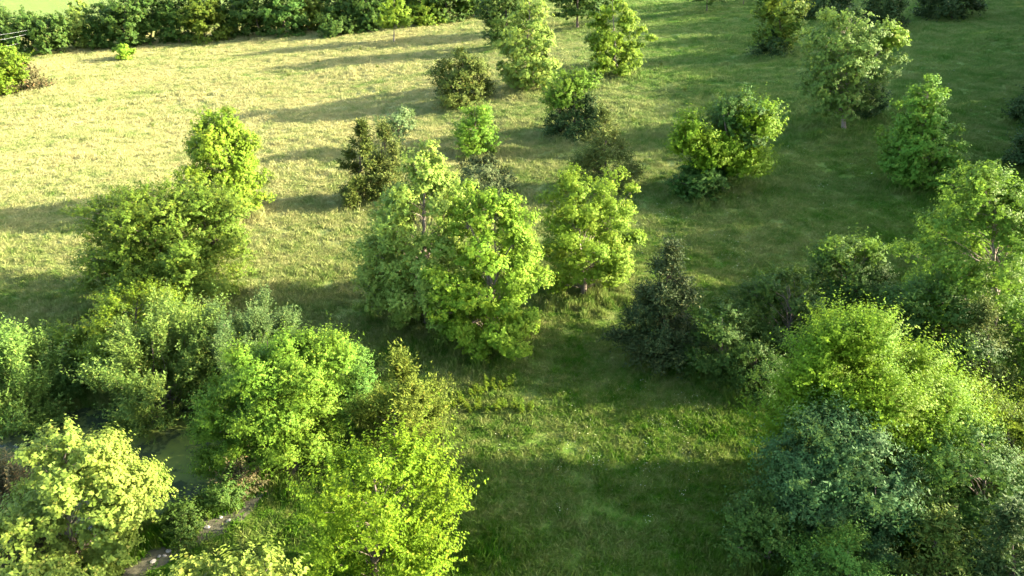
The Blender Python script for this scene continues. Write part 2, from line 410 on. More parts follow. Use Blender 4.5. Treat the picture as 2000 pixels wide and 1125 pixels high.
def ground_material():
    m, nt, out = new_mat('meadow_ground')
    g = N(nt, 'ShaderNodeGroup'); g.node_tree = MC
    geo = N(nt, 'ShaderNodeNewGeometry')
    f = noise(nt, geo.outputs['Position'], 7, 5, .7); f2 = noise(nt, geo.outputs['Position'], .5, 4)
    col = mixc(nt, math_node(nt, 'ADD', math_node(nt, 'MULTIPLY', ramp01(nt, f, .4, .7), .3), .28), g.outputs[0], (.05, .065, .02))
    col = mixc(nt, math_node(nt, 'MULTIPLY', ramp01(nt, f2, .66, .74), .35), col, (.16, .115, .07))
    p = N(nt, 'ShaderNodeBsdfPrincipled'); nt.links.new(col, p.inputs['Base Color']); p.inputs['Roughness'].default_value = 1; p.inputs['Specular IOR Level'].default_value = .1
    bp = N(nt, 'ShaderNodeBump'); bp.inputs['Strength'].default_value = .7; bp.inputs['Distance'].default_value = .25
    nt.links.new(f, bp.inputs['Height']); nt.links.new(bp.outputs[0], p.inputs['Normal'])
    nt.links.new(p.outputs[0], out.inputs[0]); return m

def build_ground():
    def axis(lo, hi, step, far):
        a = np.arange(lo, hi+.01, step); k = np.geomspace(step*1.5, far, 26)
        return np.concatenate([lo-k[::-1], a, hi+k])
    xs = axis(-150, 130, 1.25, 3000); ys = axis(0, 250, 1.25, 3200)
    X, Y = np.meshgrid(xs, ys); Z = ground(X, Y)
    Z = Z+.05*np.sin(X*1.9+Y*.7)*np.sin(Y*1.7-.4*X)
    nx, ny = len(xs), len(ys)
    i = (np.arange(ny-1)[:, None]*nx+np.arange(nx-1)[None, :]).ravel()
    f = np.stack([i, i+1, i+nx+1, i+nx], -1)
    o = obj('meadow_ground', mesh_np('meadow_ground', np.stack([X, Y, Z], -1).reshape(-1, 3), f, [ground_material()], smooth=True))
    tag(o, 'rolling pasture ground falling away to the left', 'ground', kind='structure')
build_ground()

def build_pond():
    m, nt, out = new_mat('pond_water'); geo = N(nt, 'ShaderNodeNewGeometry'); pos = geo.outputs['Position']
    a = noise(nt, pos, .35, 5, .65); b = noise(nt, pos, 2.2, 4, .6)
    alg = ramp01(nt, math_node(nt, 'ADD', a, math_node(nt, 'MULTIPLY', b, .35)), .60, .70)
    col = mixc(nt, alg, (.035, .050, .024), mixc(nt, b, (.065, .095, .020), (.12, .15, .028)))
    p = N(nt, 'ShaderNodeBsdfPrincipled'); nt.links.new(col, p.inputs['Base Color'])
    nt.links.new(math_node(nt, 'ADD', math_node(nt, 'MULTIPLY', alg, .5), .06), p.inputs['Roughness']); p.inputs['IOR'].default_value = 1.33
    bp = N(nt, 'ShaderNodeBump'); bp.inputs['Strength'].default_value = .15; bp.inputs['Distance'].default_value = .05
    nt.links.new(b, bp.inputs['Height']); nt.links.new(bp.outputs[0], p.inputs['Normal']); nt.links.new(p.outputs[0], out.inputs[0])
    th = np.linspace(0, 2*np.pi, 64, endpoint=False); rr = np.array([.33, .66, 1.0])
    ring = np.stack([-23+9.4*rr[:, None]*np.cos(th), 31.6+6.5*rr[:, None]*np.sin(th), np.full((3, 64), -.95)], -1).reshape(-1, 3)
    v = np.concatenate([ring, [[-23, 31.6, -.95]]]); f = []
    for r_ in range(2):
        for k in range(64): f.append((r_*64+k, r_*64+(k+1) % 64, (r_+1)*64+(k+1) % 64, (r_+1)*64+k))
    me = bpy.data.meshes.new('pond'); me.from_pydata(v.tolist(), [], f+[(192, (k+1) % 64, k) for k in range(64)]); me.materials.append(m)
    tag(obj('pond', me), 'still green algae covered pond water among the lower left trees', 'pond', kind='structure')
build_pond()

# ------------------------------------------------------------------ meadow grass (uncountable)
def grass_material(name, dry):
    m, nt, out = new_mat(name); g = N(nt, 'ShaderNodeGroup'); g.node_tree = MC
    geo = N(nt, 'ShaderNodeNewGeometry')
    col = mixc(nt, math_node(nt, 'MULTIPLY', geo.outputs['Random Per Island'], .25), g.outputs[0], (.13, .18, .035) if not dry else (.24, .25, .09))
    if dry: col = mixc(nt, math_node(nt, 'ADD', math_node(nt, 'MULTIPLY', g.outputs[1], .5), .12), col, (.38, .35, .15))
    p = N(nt, 'ShaderNodeBsdfPrincipled'); nt.links.new(col, p.inputs['Base Color']); p.inputs['Roughness'].default_value = .75; p.inputs['Specular IOR Level'].default_value = .2
    t = N(nt, 'ShaderNodeBsdfTranslucent'); nt.links.new(col, t.inputs[0])
    mx = N(nt, 'ShaderNodeMixShader'); mx.inputs[0].default_value = .35
    nt.links.new(p.outputs[0], mx.inputs[1]); nt.links.new(t.outputs[0], mx.inputs[2]); nt.links.new(mx.outputs[0], out.inputs[0]); return m

def patch_mesh(seed, nbl, hmin, hmax, w, rad, seedheads):
    rng = np.random.default_rng(seed)
    r = rad*np.sqrt(rng.random(nbl)); a = rng.random(nbl)*6.283
    # tufts: pull blades to a few centres
    cen = rng.normal(0, rad*.55, (9, 2)); ci = rng.integers(0, 9, nbl)
    bx = r*np.cos(a); by = r*np.sin(a); tuft = rng.random(nbl) < .45
    bx = np.where(tuft, cen[ci, 0]+rng.normal(0, .09, nbl), bx); by = np.where(tuft, cen[ci, 1]+rng.normal(0, .09, nbl), by)
    h = rng.uniform(hmin, hmax, nbl)*np.where(tuft, 1.25, 1)
    th = rng.random(nbl)*6.283; lean = h*rng.uniform(.2, .9, nbl); la = th+np.pi/2+rng.normal(0, .5, nbl)
    wv = np.stack([np.cos(th), np.sin(th), 0*th], -1)*w*rng.uniform(.6, 1.4, nbl)[:, None]
    b = np.stack([bx, by, np.full(nbl, -.04)], -1)
    ld = np.stack([np.cos(la), np.sin(la), 0*la], -1)
    mid = b+ld*lean[:, None]*.35+np.array([0, 0, 1.])*h[:, None]*.65; tip = b+ld*lean[:, None]+np.array([0, 0, 1.])*h[:, None]
    V = np.stack([b-wv, b+wv, mid+wv*.7, tip, mid-wv*.7], 1).reshape(-1, 3)
    i = np.arange(nbl)*5
    F3 = np.stack([i+4, i+2, i+3, i+3], -1)
    me = bpy.data.meshes.new('grass_patch')
    faces = [(int(k), int(k+1), int(k+2), int(k+3), int(k+4)) for k in i]
    me.from_pydata(V.tolist(), [], faces)
    me.materials.append(GRASS); me.materials.append(GRASS_DRY)
    mi = (rng.random(nbl) < seedheads).astype(np.int32); me.polygons.foreach_set('material_index', mi); me.update()
    return me
GRASS = grass_material('grass_blades', False); GRASS_DRY = grass_material('grass_straw', True)

def scatter_object(name, meshes, pts, rot, scl, idx, label, cat):
    """one uncountable mass: points carrying grass patches"""
    src = bpy.data.collections.new(name+'_source')
    for k, me in enumerate(meshes):
        o = bpy.data.objects.new('%s_patch_%d' % (name, k), me); src.objects.link(o)
    me = bpy.data.meshes.new(name); me.vertices.add(len(pts)); me.vertices.foreach_set('co', np.ascontiguousarray(pts, np.float32).ravel())
    for an, ty, arr in (('rot', 'FLOAT_VECTOR', rot), ('scl', 'FLOAT_VECTOR', scl), ('pick', 'INT', idx)):
        a = me.attributes.new(an, ty, 'POINT')
        a.data.foreach_set('vector' if ty == 'FLOAT_VECTOR' else 'value', np.ascontiguousarray(arr, np.float32 if ty != 'INT' else np.int32).ravel())
    o = obj(name, me)
    g = bpy.data.node_groups.new(name, 'GeometryNodeTree')
    g.interface.new_socket('Geometry', in_out='INPUT', socket_type='NodeSocketGeometry'); g.interface.new_socket('Geometry', in_out='OUTPUT', socket_type='NodeSocketGeometry')
    gi = g.nodes.new('NodeGroupInput'); go = g.nodes.new('NodeGroupOutput')
    ci = g.nodes.new('GeometryNodeCollectionInfo'); ci.inputs['Collection'].default_value = src; ci.inputs['Separate Children'].default_value = True; ci.inputs['Reset Children'].default_value = True
    ip = g.nodes.new('GeometryNodeInstanceOnPoints'); ip.inputs['Pick Instance'].default_value = True
    def attr(an, ty):
        n = g.nodes.new('GeometryNodeInputNamedAttribute'); n.data_type = ty; n.inputs[0].default_value = an; return n.outputs[0]
    g.links.new(gi.outputs[0], ip.inputs['Points']); g.links.new(ci.outputs[0], ip.inputs['Instance'])
    g.links.new(attr('pick', 'INT'), ip.inputs['Instance Index'])
    er = g.nodes.new('FunctionNodeEulerToRotation'); g.links.new(attr('rot', 'FLOAT_VECTOR'), er.inputs[0]); g.links.new(er.outputs[0], ip.inputs['Rotation'])
    g.links.new(attr('scl', 'FLOAT_VECTOR'), ip.inputs['Scale'])
    g.links.new(ip.outputs[0], go.inputs[0])
    md = o.modifiers.new('scatter', 'NODES'); md.node_group = g
    return tag(o, label, cat, kind='stuff')

DAMLINE = [(-11.03, 35.21), (-11.11, 34.36), (-11.18, 33.51), (-11.24, 32.67), (-11.29, 31.85), (-11.45, 31.25), (-11.64, 30.69), (-11.83, 30.13), (-12.02, 29.57), (-12.19, 29.03), (-12.47, 28.48), (-12.82, 28.13), (-13.08, 27.59), (-13.33, 27.06), (-13.65, 26.73), (-13.95, 26.43), (-14.24, 26.13), (-14.53, 25.83), (-14.81, 25.53), (-15.14, 25.24), (-15.47, 24.95), (-15.78, 24.66), (-16.10, 24.38), (-16.40, 24.09), (-16.70, 23.81), (-17.00, 23.53), (-17.28, 23.26), (-17.56, 22.98)]
def build_grass():
    rng = np.random.default_rng(5)
    P = []; S_ = []
    for y0, y1, dens, s in ((12, 60, 4.2, 1.0), (60, 110, 2.6, 1.25), (110, 175, 1.3, 1.7), (175, 260, .7, 2.3)):
        w = .78*y1+22; n = int((y1-y0)*2*w*dens)
        y = rng.uniform(y0, y1, n); x = rng.uniform(-w, w, n)
        k = np.abs(x) < .78*y+22; x, y = x[k], y[k]
        d = np.sqrt(((x+23)/8.2)**2+((y-31.6)/5.7)**2); k = d > 1.0; x, y = x[k], y[k]
        k = np.all([np.hypot(x-a, y-b) > .6 for a, b in DAMLINE], axis=0); x, y = x[k], y[k]
        P.append(np.stack([x, y, ground(x, y)+.05*np.sin(x*1.9+y*.7)*np.sin(y*1.7-.4*x)], -1)); S_.append(np.full(len(x), s))
    P = np.concatenate(P); s = np.concatenate(S_); n = len(P)
    tall = .75+.5*np.sin(P[:, 0]*.21+np.sin(P[:, 1]*.17)*2)*np.sin(P[:, 1]*.24+np.sin(P[:, 0]*.13)*2)
    hz = s**.25*np.clip(tall, .7, 1.4)*rng.uniform(.6, 1.4, n)*(1+.25*sstep(45, 100, P[:, 1]))
    pick = rng.integers(0, 4, n)
    cl = np.sin(P[:, 0]*.83+2*np.sin(P[:, 1]*.41))*np.sin(P[:, 1]*.77+2*np.sin(P[:, 0]*.37))+rng.normal(0, .25, n)
    pick = np.where((cl > .78) & (rng.random(n) < .7), 4, pick)
    # rank growth round the feet of trees and bushes
    Q = []; qh = []; qs = []
    for e in TREES:
        d = math.hypot(e['x'], e['y'])
        if d > 150: continue
        m = int(10+16*e['r']); a = rng.random(m)*6.283; r_ = e['r']*rng.uniform(.15, 1.02, m)
        Q.append(np.stack([e['x']+r_*np.cos(a), e['y']+r_*np.sin(a)], -1)); qh.append(rng.uniform(1.0, 2.3, m)); qs.append(np.full(m, max(.8, d/65)))
    Q = np.concatenate(Q); qh = np.concatenate(qh); qs = np.concatenate(qs)
    k = np.sqrt(((Q[:, 0]+23)/8.2)**2+((Q[:, 1]-31.6)/5.7)**2) > 1.0; Q, qh, qs = Q[k], qh[k], qs[k]
    P = np.concatenate([P, np.stack([Q[:, 0], Q[:, 1], ground(Q[:, 0], Q[:, 1])], -1)]); s = np.concatenate([s, qs]); hz = np.concatenate([hz, qh])
    pick = np.concatenate([pick, np.where(rng.random(len(Q)) < .45, 4, 2)]); n = len(P)
    scl = np.stack([s, s, hz], -1); rot = np.stack([rng.normal(0, .03, n), rng.normal(0, .03, n), rng.random(n)*6.283], -1)
    ms = [patch_mesh(11, 170, .08, .24, .016, .62, .12), patch_mesh(12, 170, .10, .30, .016, .62, .2), patch_mesh(13, 150, .12, .40, .015, .62, .35), patch_mesh(14, 190, .06, .20, .018, .62, .08), patch_mesh(15, 130, .10, .42, .024, .55, .05)]
    scatter_object('meadow_grass', ms, P, rot, scl, pick, 'short rough pasture grass, straw coloured on the far left slope', 'grass')
TREES = [
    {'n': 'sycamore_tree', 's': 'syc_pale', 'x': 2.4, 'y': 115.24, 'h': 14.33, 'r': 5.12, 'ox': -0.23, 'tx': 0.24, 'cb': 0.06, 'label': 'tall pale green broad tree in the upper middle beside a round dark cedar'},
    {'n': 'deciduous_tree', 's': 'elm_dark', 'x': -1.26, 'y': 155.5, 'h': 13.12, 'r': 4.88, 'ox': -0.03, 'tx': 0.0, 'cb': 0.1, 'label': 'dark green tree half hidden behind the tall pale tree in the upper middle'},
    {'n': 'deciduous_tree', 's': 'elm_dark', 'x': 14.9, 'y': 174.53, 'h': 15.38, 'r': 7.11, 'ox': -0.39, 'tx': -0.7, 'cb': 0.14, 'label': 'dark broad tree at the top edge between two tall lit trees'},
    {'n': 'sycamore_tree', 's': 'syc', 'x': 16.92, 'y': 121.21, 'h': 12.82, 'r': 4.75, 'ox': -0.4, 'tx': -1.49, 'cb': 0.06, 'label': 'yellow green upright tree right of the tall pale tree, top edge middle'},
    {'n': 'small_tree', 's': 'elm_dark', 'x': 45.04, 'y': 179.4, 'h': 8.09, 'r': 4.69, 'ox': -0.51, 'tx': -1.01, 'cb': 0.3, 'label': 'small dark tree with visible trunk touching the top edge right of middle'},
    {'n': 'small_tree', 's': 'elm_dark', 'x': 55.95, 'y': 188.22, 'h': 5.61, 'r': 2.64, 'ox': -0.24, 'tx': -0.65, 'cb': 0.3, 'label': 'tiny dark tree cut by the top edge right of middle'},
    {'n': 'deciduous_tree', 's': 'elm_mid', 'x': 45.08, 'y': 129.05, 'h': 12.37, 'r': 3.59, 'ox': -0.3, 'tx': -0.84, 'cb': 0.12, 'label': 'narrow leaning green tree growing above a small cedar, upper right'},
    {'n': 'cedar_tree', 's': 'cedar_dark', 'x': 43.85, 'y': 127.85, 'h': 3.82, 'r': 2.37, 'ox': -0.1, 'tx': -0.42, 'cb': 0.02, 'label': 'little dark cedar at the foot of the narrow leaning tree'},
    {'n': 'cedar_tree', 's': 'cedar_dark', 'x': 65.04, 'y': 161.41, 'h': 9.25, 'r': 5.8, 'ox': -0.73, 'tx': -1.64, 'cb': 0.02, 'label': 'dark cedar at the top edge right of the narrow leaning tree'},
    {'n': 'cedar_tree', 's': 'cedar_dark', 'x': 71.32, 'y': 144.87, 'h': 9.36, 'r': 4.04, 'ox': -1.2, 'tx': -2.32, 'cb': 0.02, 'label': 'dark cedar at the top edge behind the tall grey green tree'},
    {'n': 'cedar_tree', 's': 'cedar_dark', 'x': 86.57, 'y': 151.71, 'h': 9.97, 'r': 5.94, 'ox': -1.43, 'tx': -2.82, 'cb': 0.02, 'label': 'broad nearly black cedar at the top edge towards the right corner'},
    {'n': 'deciduous_tree', 's': 'ash', 'x': 40.73, 'y': 88.23, 'h': 14.2, 'r': 5.14, 'ox': -1.27, 'tx': -2.33, 'cb': 0.2, 'label': 'tall grey green tree with bare trunk foot and lit crown, upper right', 'lobes': [[3.05, 0.0, 10.74, 1.66, 1.42, 'syc']]},
    {'n': 'cedar_tree', 's': 'cedar_dark', 'x': 45.91, 'y': 92.22, 'h': 5.37, 'r': 1.89, 'ox': -0.6, 'tx': -1.21, 'cb': 0.05, 'label': 'small dark cedar leaning beside the tall grey green tree'},
    {'n': 'sycamore_tree', 's': 'syc_green', 'x': 41.86, 'y': 71.02, 'h': 11.14, 'r': 3.75, 'ox': -1.16, 'tx': -2.19, 'cb': 0.05, 'label': 'fresh green pyramid shaped tree with yellow tip alone in the shaded right meadow', 'lobes': [[-1.35, 0.0, 8.56, 1.69, 2.11], [-1.23, 0.0, 5.26, 2.54, 2.65], [-0.58, -0.5, 2.25, 3.19, 2.37]]},
    {'n': 'vine_thicket', 's': 'elm_lit', 'x': 21.71, 'y': 71.08, 'h': 9.7, 'r': 4.34, 'ox': -0.52, 'tx': -1.16, 'cb': 0.1, 'label': 'sprawling vine covered thicket with lit top on the shaded meadow, upper right', 'lobes': [[0.98, 1.5, 6.26, 3.2, 3.2, 'elm_dark'], [-3.95, 0.0, 5.91, 1.83, 1.72], [-1.57, -0.5, 4.24, 2.55, 1.87], [2.15, 0.5, 6.8, 2.13, 1.91], [1.46, -0.3, 3.11, 2.99, 1.68], [-1.93, 0.0, 1.93, 2.86, 1.72, 'elm_dark'], [-4.89, -0.3, 4.7, 1.33, 0.99], [3.2, 0.0, 6.27, 1.22, 0.88]], 'np': 1, 'cat': 'bush'},  # sunlit top put into bright leaf colour, shaded parts into dark lobes
    {'n': 'round_bush', 's': 'elm_dark', 'x': 18.49, 'y': 69.25, 'h': 2.54, 'r': 2.56, 'ox': -0.15, 'tx': -0.3, 'cb': 0.0, 'label': 'low round dark bush in front of the vine covered thicket', 'cat': 'bush'},
    {'n': 'cedar_tree', 's': 'cedar_dark', 'x': 63.6, 'y': 88.61, 'h': 4.35, 'r': 2.64, 'ox': -0.39, 'tx': -1.11, 'cb': 0.02, 'label': 'dark cedar cut by the right edge, upper of two'},
    {'n': 'cedar_tree', 's': 'cedar_dark', 'x': 55.45, 'y': 75.07, 'h': 4.01, 'r': 2.63, 'ox': -0.43, 'tx': -1.09, 'cb': 0.02, 'label': 'dark cedar cut by the right edge, lower of two'},
    {'n': 'cedar_tree', 's': 'cedar_round', 'x': -7.46, 'y': 109.69, 'h': 8.02, 'r': 4.23, 'ox': 0.21, 'tx': 0.33, 'cb': 0.02, 'label': 'round dark olive cedar left of the tall pale tree, upper middle'},
    {'n': 'cedar_tree', 's': 'cedar_dark', 'x': 7.88, 'y': 92.04, 'h': 6.28, 'r': 3.84, 'ox': 0.16, 'tx': 0.04, 'cb': 0.02, 'label': 'dark cedar topped by a bright green vine mantle, upper middle', 'lobes': [[-1.24, -1.0, 5.57, 2.53, 2.53, 'locust_bright'], [-2.3, -1.5, 4.11, 1.65, 1.65, 'locust_bright'], [0.97, -0.6, 6.41, 1.52, 1.38, 'locust_bright']]},
    {'n': 'cedar_tree', 's': 'cedar_olive', 'x': 9.85, 'y': 73.05, 'h': 8.05, 'r': 3.38, 'ox': -0.35, 'tx': -0.58, 'cb': 0.04, 'label': 'sparse grey olive cedar behind the bright tree right of centre'},
    {'n': 'deciduous_tree', 's': 'locust_bright', 'x': -4.34, 'y': 85.63, 'h': 6.13, 'r': 2.44, 'ox': -0.05, 'tx': 0.02, 'cb': 0.05, 'label': 'slim bright fern leaved tree above the pair of central sycamores'},
    {'n': 'cedar_tree', 's': 'cedar_grey', 'x': -3.08, 'y': 71.3, 'h': 4.01, 'r': 3.14, 'ox': -0.07, 'tx': -0.03, 'cb': 0.02, 'label': 'low grey green cedar just behind the central trees'},
    {'n': 'small_tree', 's': 'pale_small', 'x': -14.08, 'y': 86.99, 'h': 5.36, 'r': 2.08, 'ox': 0.35, 'tx': 0.55, 'cb': 0.42, 'label': 'small pale tree on a thin trunk behind the left cedar pair'},
    {'n': 'cedar_tree', 's': 'cedar', 'x': -15.7, 'y': 70.12, 'h': 7.45, 'r': 2.48, 'ox': 0.55, 'tx': 0.98, 'cb': 0.03, 'label': 'pointed dark cedar, left one of a pair left of centre', 'cov': 1.3},
    {'n': 'cedar_tree', 's': 'cedar_olive', 'x': -13.24, 'y': 70.43, 'h': 7.16, 'r': 2.16, 'ox': 0.41, 'tx': 0.69, 'cb': 0.03, 'label': 'brownish olive cedar, right one of a pair left of centre', 'cov': 1.2},
    {'n': 'sycamore_tree', 's': 'syc_pale', 'x': -6.12, 'y': 45.59, 'h': 13.05, 'r': 4.15, 'ox': -0.29, 'tx': 0.48, 'cb': 0.03, 'label': 'tallest central tree with pale lit top and bare reddish trunk showing', 'lobes': [[0.51, 0.0, 11.16, 1.74, 1.89], [-1.66, 0.0, 7.72, 1.8, 1.96], [2.02, 0.4, 9.59, 1.37, 1.6], [-2.43, -0.6, 3.34, 2.35, 2.62]]},
    {'n': 'sycamore_tree', 's': 'syc', 'x': -1.49, 'y': 43.05, 'h': 11.13, 'r': 4.0, 'ox': 0.05, 'tx': 0.06, 'cb': 0.01, 'label': 'bright lit front tree of the central clump', 'lobes': [[-1.62, 0.5, 9.27, 1.18, 1.78], [0.46, 0.0, 9.65, 1.29, 1.59], [1.82, 0.0, 8.06, 1.12, 1.8], [-1.93, -1.2, 1.88, 1.78, 1.68], [1.15, -1.4, 2.01, 1.97, 1.49]]},
    {'n': 'sycamore_tree', 's': 'syc', 'x': 5.54, 'y': 49.65, 'h': 10.25, 'r': 3.91, 'ox': 0.07, 'tx': -1.49, 'cb': 0.1, 'label': 'bright rounded tree standing just right of the central clump', 'lobes': [[1.75, 0.0, 6.6, 1.94, 2.38], [-1.58, 0.0, 8.77, 0.95, 1.52]]},
    {'n': 'deciduous_tree', 's': 'syc', 'x': -28.04, 'y': 66.48, 'h': 10.62, 'r': 4.08, 'ox': 0.55, 'tx': 1.49, 'cb': 0.1, 'label': 'bright yellow green upright tree on the pale meadow, left', 'lobes': [[2.38, -0.5, 4.11, 2.32, 2.97], [0.91, 0.0, 8.06, 2.94, 2.21], [-0.91, 0.3, 6.1, 2.22, 2.33]]},
    {'n': 'elm_tree', 's': 'elm_mid', 'x': -26.12, 'y': 48.28, 'h': 9.45, 'r': 6.04, 'ox': 0.94, 'tx': 1.95, 'cb': 0.05, 'label': 'large dense round green tree in front of the bright upright tree, left', 'lobes': [[-2.08, 0.0, 6.29, 2.86, 2.51], [1.57, 0.0, 7.07, 3.05, 1.9], [5.06, 0.0, 6.29, 2.34, 2.94], [-2.04, -1.0, 3.1, 3.04, 2.07], [2.04, -1.2, 3.61, 3.31, 2.36]]},
    {'n': 'willow_bush', 's': 'greygreen', 'x': -29.96, 'y': 34.61, 'h': 6.49, 'r': 2.45, 'ox': 0.81, 'tx': 1.83, 'cb': 0.02, 'label': 'light green feathery shrub cut by the left edge above the pond', 'cat': 'shrub'},
    {'n': 'small_tree', 's': 'locust_bright', 'x': -29.01, 'y': 39.32, 'h': 3.49, 'r': 1.57, 'ox': 0.57, 'tx': 1.07, 'cb': 0.25, 'label': 'small fine leaved tree with bright tips between left shrub and pond trees'},
    {'n': 'deciduous_tree', 's': 'locust', 'x': -24.35, 'y': 39.4, 'h': 6.0, 'r': 3.71, 'ox': 0.9, 'tx': 1.6, 'cb': 0.05, 'label': 'green tree with lit top left of the pond, behind the silvery tree'},
    {'n': 'willow_tree', 's': 'greygreen', 'x': -21.72, 'y': 36.7, 'h': 7.59, 'r': 4.2, 'ox': 0.77, 'tx': 1.59, 'cb': 0.03, 'label': 'silvery grey green arching tree overhanging the pond'},
    {'n': 'willow_tree', 's': 'greygreen_dark', 'x': -16.41, 'y': 37.22, 'h': 6.27, 'r': 2.69, 'ox': 0.47, 'tx': 0.99, 'cb': 0.03, 'label': 'grey green tree with upright shoots behind the pond'},
    {'n': 'elm_tree', 's': 'locust_bright', 'x': -12.86, 'y': 30.75, 'h': 8.22, 'r': 3.83, 'ox': 0.26, 'tx': 0.87, 'cb': 0.04, 'label': 'fresh green spreading tree on the pond bank', 'lobes': [[0.45, 0.0, 6.02, 2.07, 1.15], [2.46, 0.3, 6.13, 1.82, 1.26], [-1.63, -0.2, 3.44, 1.49, 1.04], [0.79, -0.6, 3.74, 2.41, 1.16], [2.78, 0.0, 3.95, 1.49, 1.73], [-0.64, -0.6, 1.4, 1.94, 0.79], [1.75, -0.8, 1.74, 1.61, 1.0], [-3.06, -0.3, 2.01, 0.92, 0.51], [-2.54, -0.5, 0.08, 1.27, 0.7], [3.71, 0.4, 5.9, 0.94, 1.09]], 'np': 1, 'cov': 1.3},
    {'n': 'willow_bush', 's': 'teal_green', 'x': -10.3, 'y': 33.52, 'h': 6.25, 'r': 1.63, 'ox': 0.46, 'tx': 0.8, 'cb': 0.05, 'label': 'bluish green bush between the pond bank tree and the lit cedar', 'cat': 'bush'},
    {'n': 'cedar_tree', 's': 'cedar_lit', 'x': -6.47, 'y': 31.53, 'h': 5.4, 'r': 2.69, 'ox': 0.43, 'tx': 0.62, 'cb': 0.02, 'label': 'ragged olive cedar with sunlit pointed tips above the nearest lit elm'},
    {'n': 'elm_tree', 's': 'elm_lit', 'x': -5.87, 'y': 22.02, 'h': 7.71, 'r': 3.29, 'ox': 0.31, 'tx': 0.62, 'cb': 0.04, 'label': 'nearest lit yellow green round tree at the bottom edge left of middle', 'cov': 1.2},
    {'n': 'sycamore_tree', 's': 'syc_pale', 'x': -9.93, 'y': 15.35, 'h': 9.63, 'r': 2.48, 'ox': 0.92, 'tx': 1.69, 'cb': 0.1, 'label': 'top of a pale lit tree rising from the bottom edge below the dam', 'lobes': [[0.47, 0.0, 8.35, 1.16, 0.58], [2.44, 0.0, 8.48, 1.09, 0.53]]},
    {'n': 'sycamore_tree', 's': 'syc_pale', 'x': -20.09, 'y': 23.78, 'h': 7.78, 'r': 2.97, 'ox': 1.18, 'tx': 1.86, 'cb': 0.08, 'label': 'pale lit tree in front of the pond, lower left corner', 'lobes': [[0.88, 0.0, 5.85, 1.39, 1.47], [2.68, 0.0, 5.28, 1.36, 1.36], [3.0, -0.6, 3.96, 1.36, 1.27], [-0.36, -0.3, 3.36, 1.65, 1.26]]},
    {'n': 'brush', 's': 'brown_brush', 'x': -27.17, 'y': 28.63, 'h': 3.56, 'r': 1.63, 'ox': 0.49, 'tx': 1.06, 'cb': 0.0, 'label': 'dark brush cut by the left edge beside the pale pond tree', 'cat': 'bush'},
    {'n': 'brush', 's': 'brown_brush', 'x': -22.8, 'y': 23.42, 'h': 2.9, 'r': 1.99, 'ox': 0.55, 'tx': 1.0, 'cb': 0.0, 'label': 'olive brush in the lower left corner', 'cat': 'bush'},
    {'n': 'deciduous_tree', 's': 'locust', 'x': -101.65, 'y': 144.97, 'h': 9.79, 'r': 7.04, 'ox': 0.56, 'tx': 2.17, 'cb': 0.03, 'label': 'green tree cut by the left edge beside the far pale meadow'},
    {'n': 'brush', 's': 'brown_brush', 'x': -98.15, 'y': 147.37, 'h': 4.59, 'r': 4.21, 'ox': 0.37, 'tx': 1.1, 'cb': 0.0, 'label': 'brownish bush at the foot of the tree on the far left edge', 'cat': 'bush'},
    {'n': 'round_bush', 's': 'syc', 'x': -93.0, 'y': 179.89, 'h': 3.42, 'r': 2.74, 'ox': 0.37, 'tx': 0.79, 'cb': 0.0, 'label': 'single small yellow green bush on the far pale meadow, upper left', 'cat': 'bush'},
    {'n': 'round_bush', 's': 'elm_dark', 'x': -44.62, 'y': 194.08, 'h': 4.92, 'r': 5.69, 'ox': 0.15, 'tx': 0.43, 'cb': 0.0, 'label': 'low dark bush in front of the far tree row, left of the thin lit tree', 'cat': 'bush'},
    {'n': 'small_tree', 's': 'syc', 'x': -27.18, 'y': 175.54, 'h': 10.16, 'r': 3.84, 'ox': 0.51, 'tx': 0.88, 'cb': 0.36, 'label': 'slim bright tree on a bare pale trunk before the far tree row'},
    {'n': 'round_bush', 's': 'elm_dark', 'x': -37.08, 'y': 196.67, 'h': 7.03, 'r': 4.04, 'ox': 0.72, 'tx': 1.04, 'cb': 0.0, 'label': 'dark bush just left of the thin lit tree in the far row', 'cat': 'bush'},
    {'n': 'round_bush', 's': 'locust', 'x': -23.06, 'y': 198.98, 'h': 6.21, 'r': 4.27, 'ox': 0.38, 'tx': 0.55, 'cb': 0.0, 'label': 'mid green bush just right of the thin lit tree in the far row', 'cat': 'bush'},
    {'n': 'small_tree', 's': 'locust_bright', 'x': -12.92, 'y': 205.01, 'h': 8.58, 'r': 3.7, 'ox': 0.47, 'tx': 0.6, 'cb': 0.25, 'label': 'small green tree on the far meadow edge left of the tall pale tree'},
    {'n': 'hedgerow_tree', 's': 'elm_dark', 'x': -131.61, 'y': 190.03, 'h': 11.77, 'r': 5.59, 'ox': 2.0, 'tx': 3.95, 'cb': 0.02, 'label': 'hazy blue green tree, first from the left in the far tree row', 'group': 'trees of the far row'},  # row mostly given dark leaves: backlit shade put into the leaf colour
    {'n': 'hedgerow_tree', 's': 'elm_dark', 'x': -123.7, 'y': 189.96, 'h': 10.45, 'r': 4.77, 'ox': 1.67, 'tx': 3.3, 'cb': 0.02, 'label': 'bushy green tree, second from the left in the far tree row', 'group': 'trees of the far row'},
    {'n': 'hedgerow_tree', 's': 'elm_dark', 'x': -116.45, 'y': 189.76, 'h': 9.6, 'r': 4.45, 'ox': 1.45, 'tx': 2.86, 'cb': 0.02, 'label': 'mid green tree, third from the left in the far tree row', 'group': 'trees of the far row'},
    {'n': 'hedgerow_tree', 's': 'syc_pale', 'x': -114.26, 'y': 198.45, 'h': 12.06, 'r': 5.15, 'ox': 1.71, 'tx': 3.38, 'cb': 0.02, 'label': 'pale yellow green tree, fourth from the left in the far tree row', 'group': 'trees of the far row'},
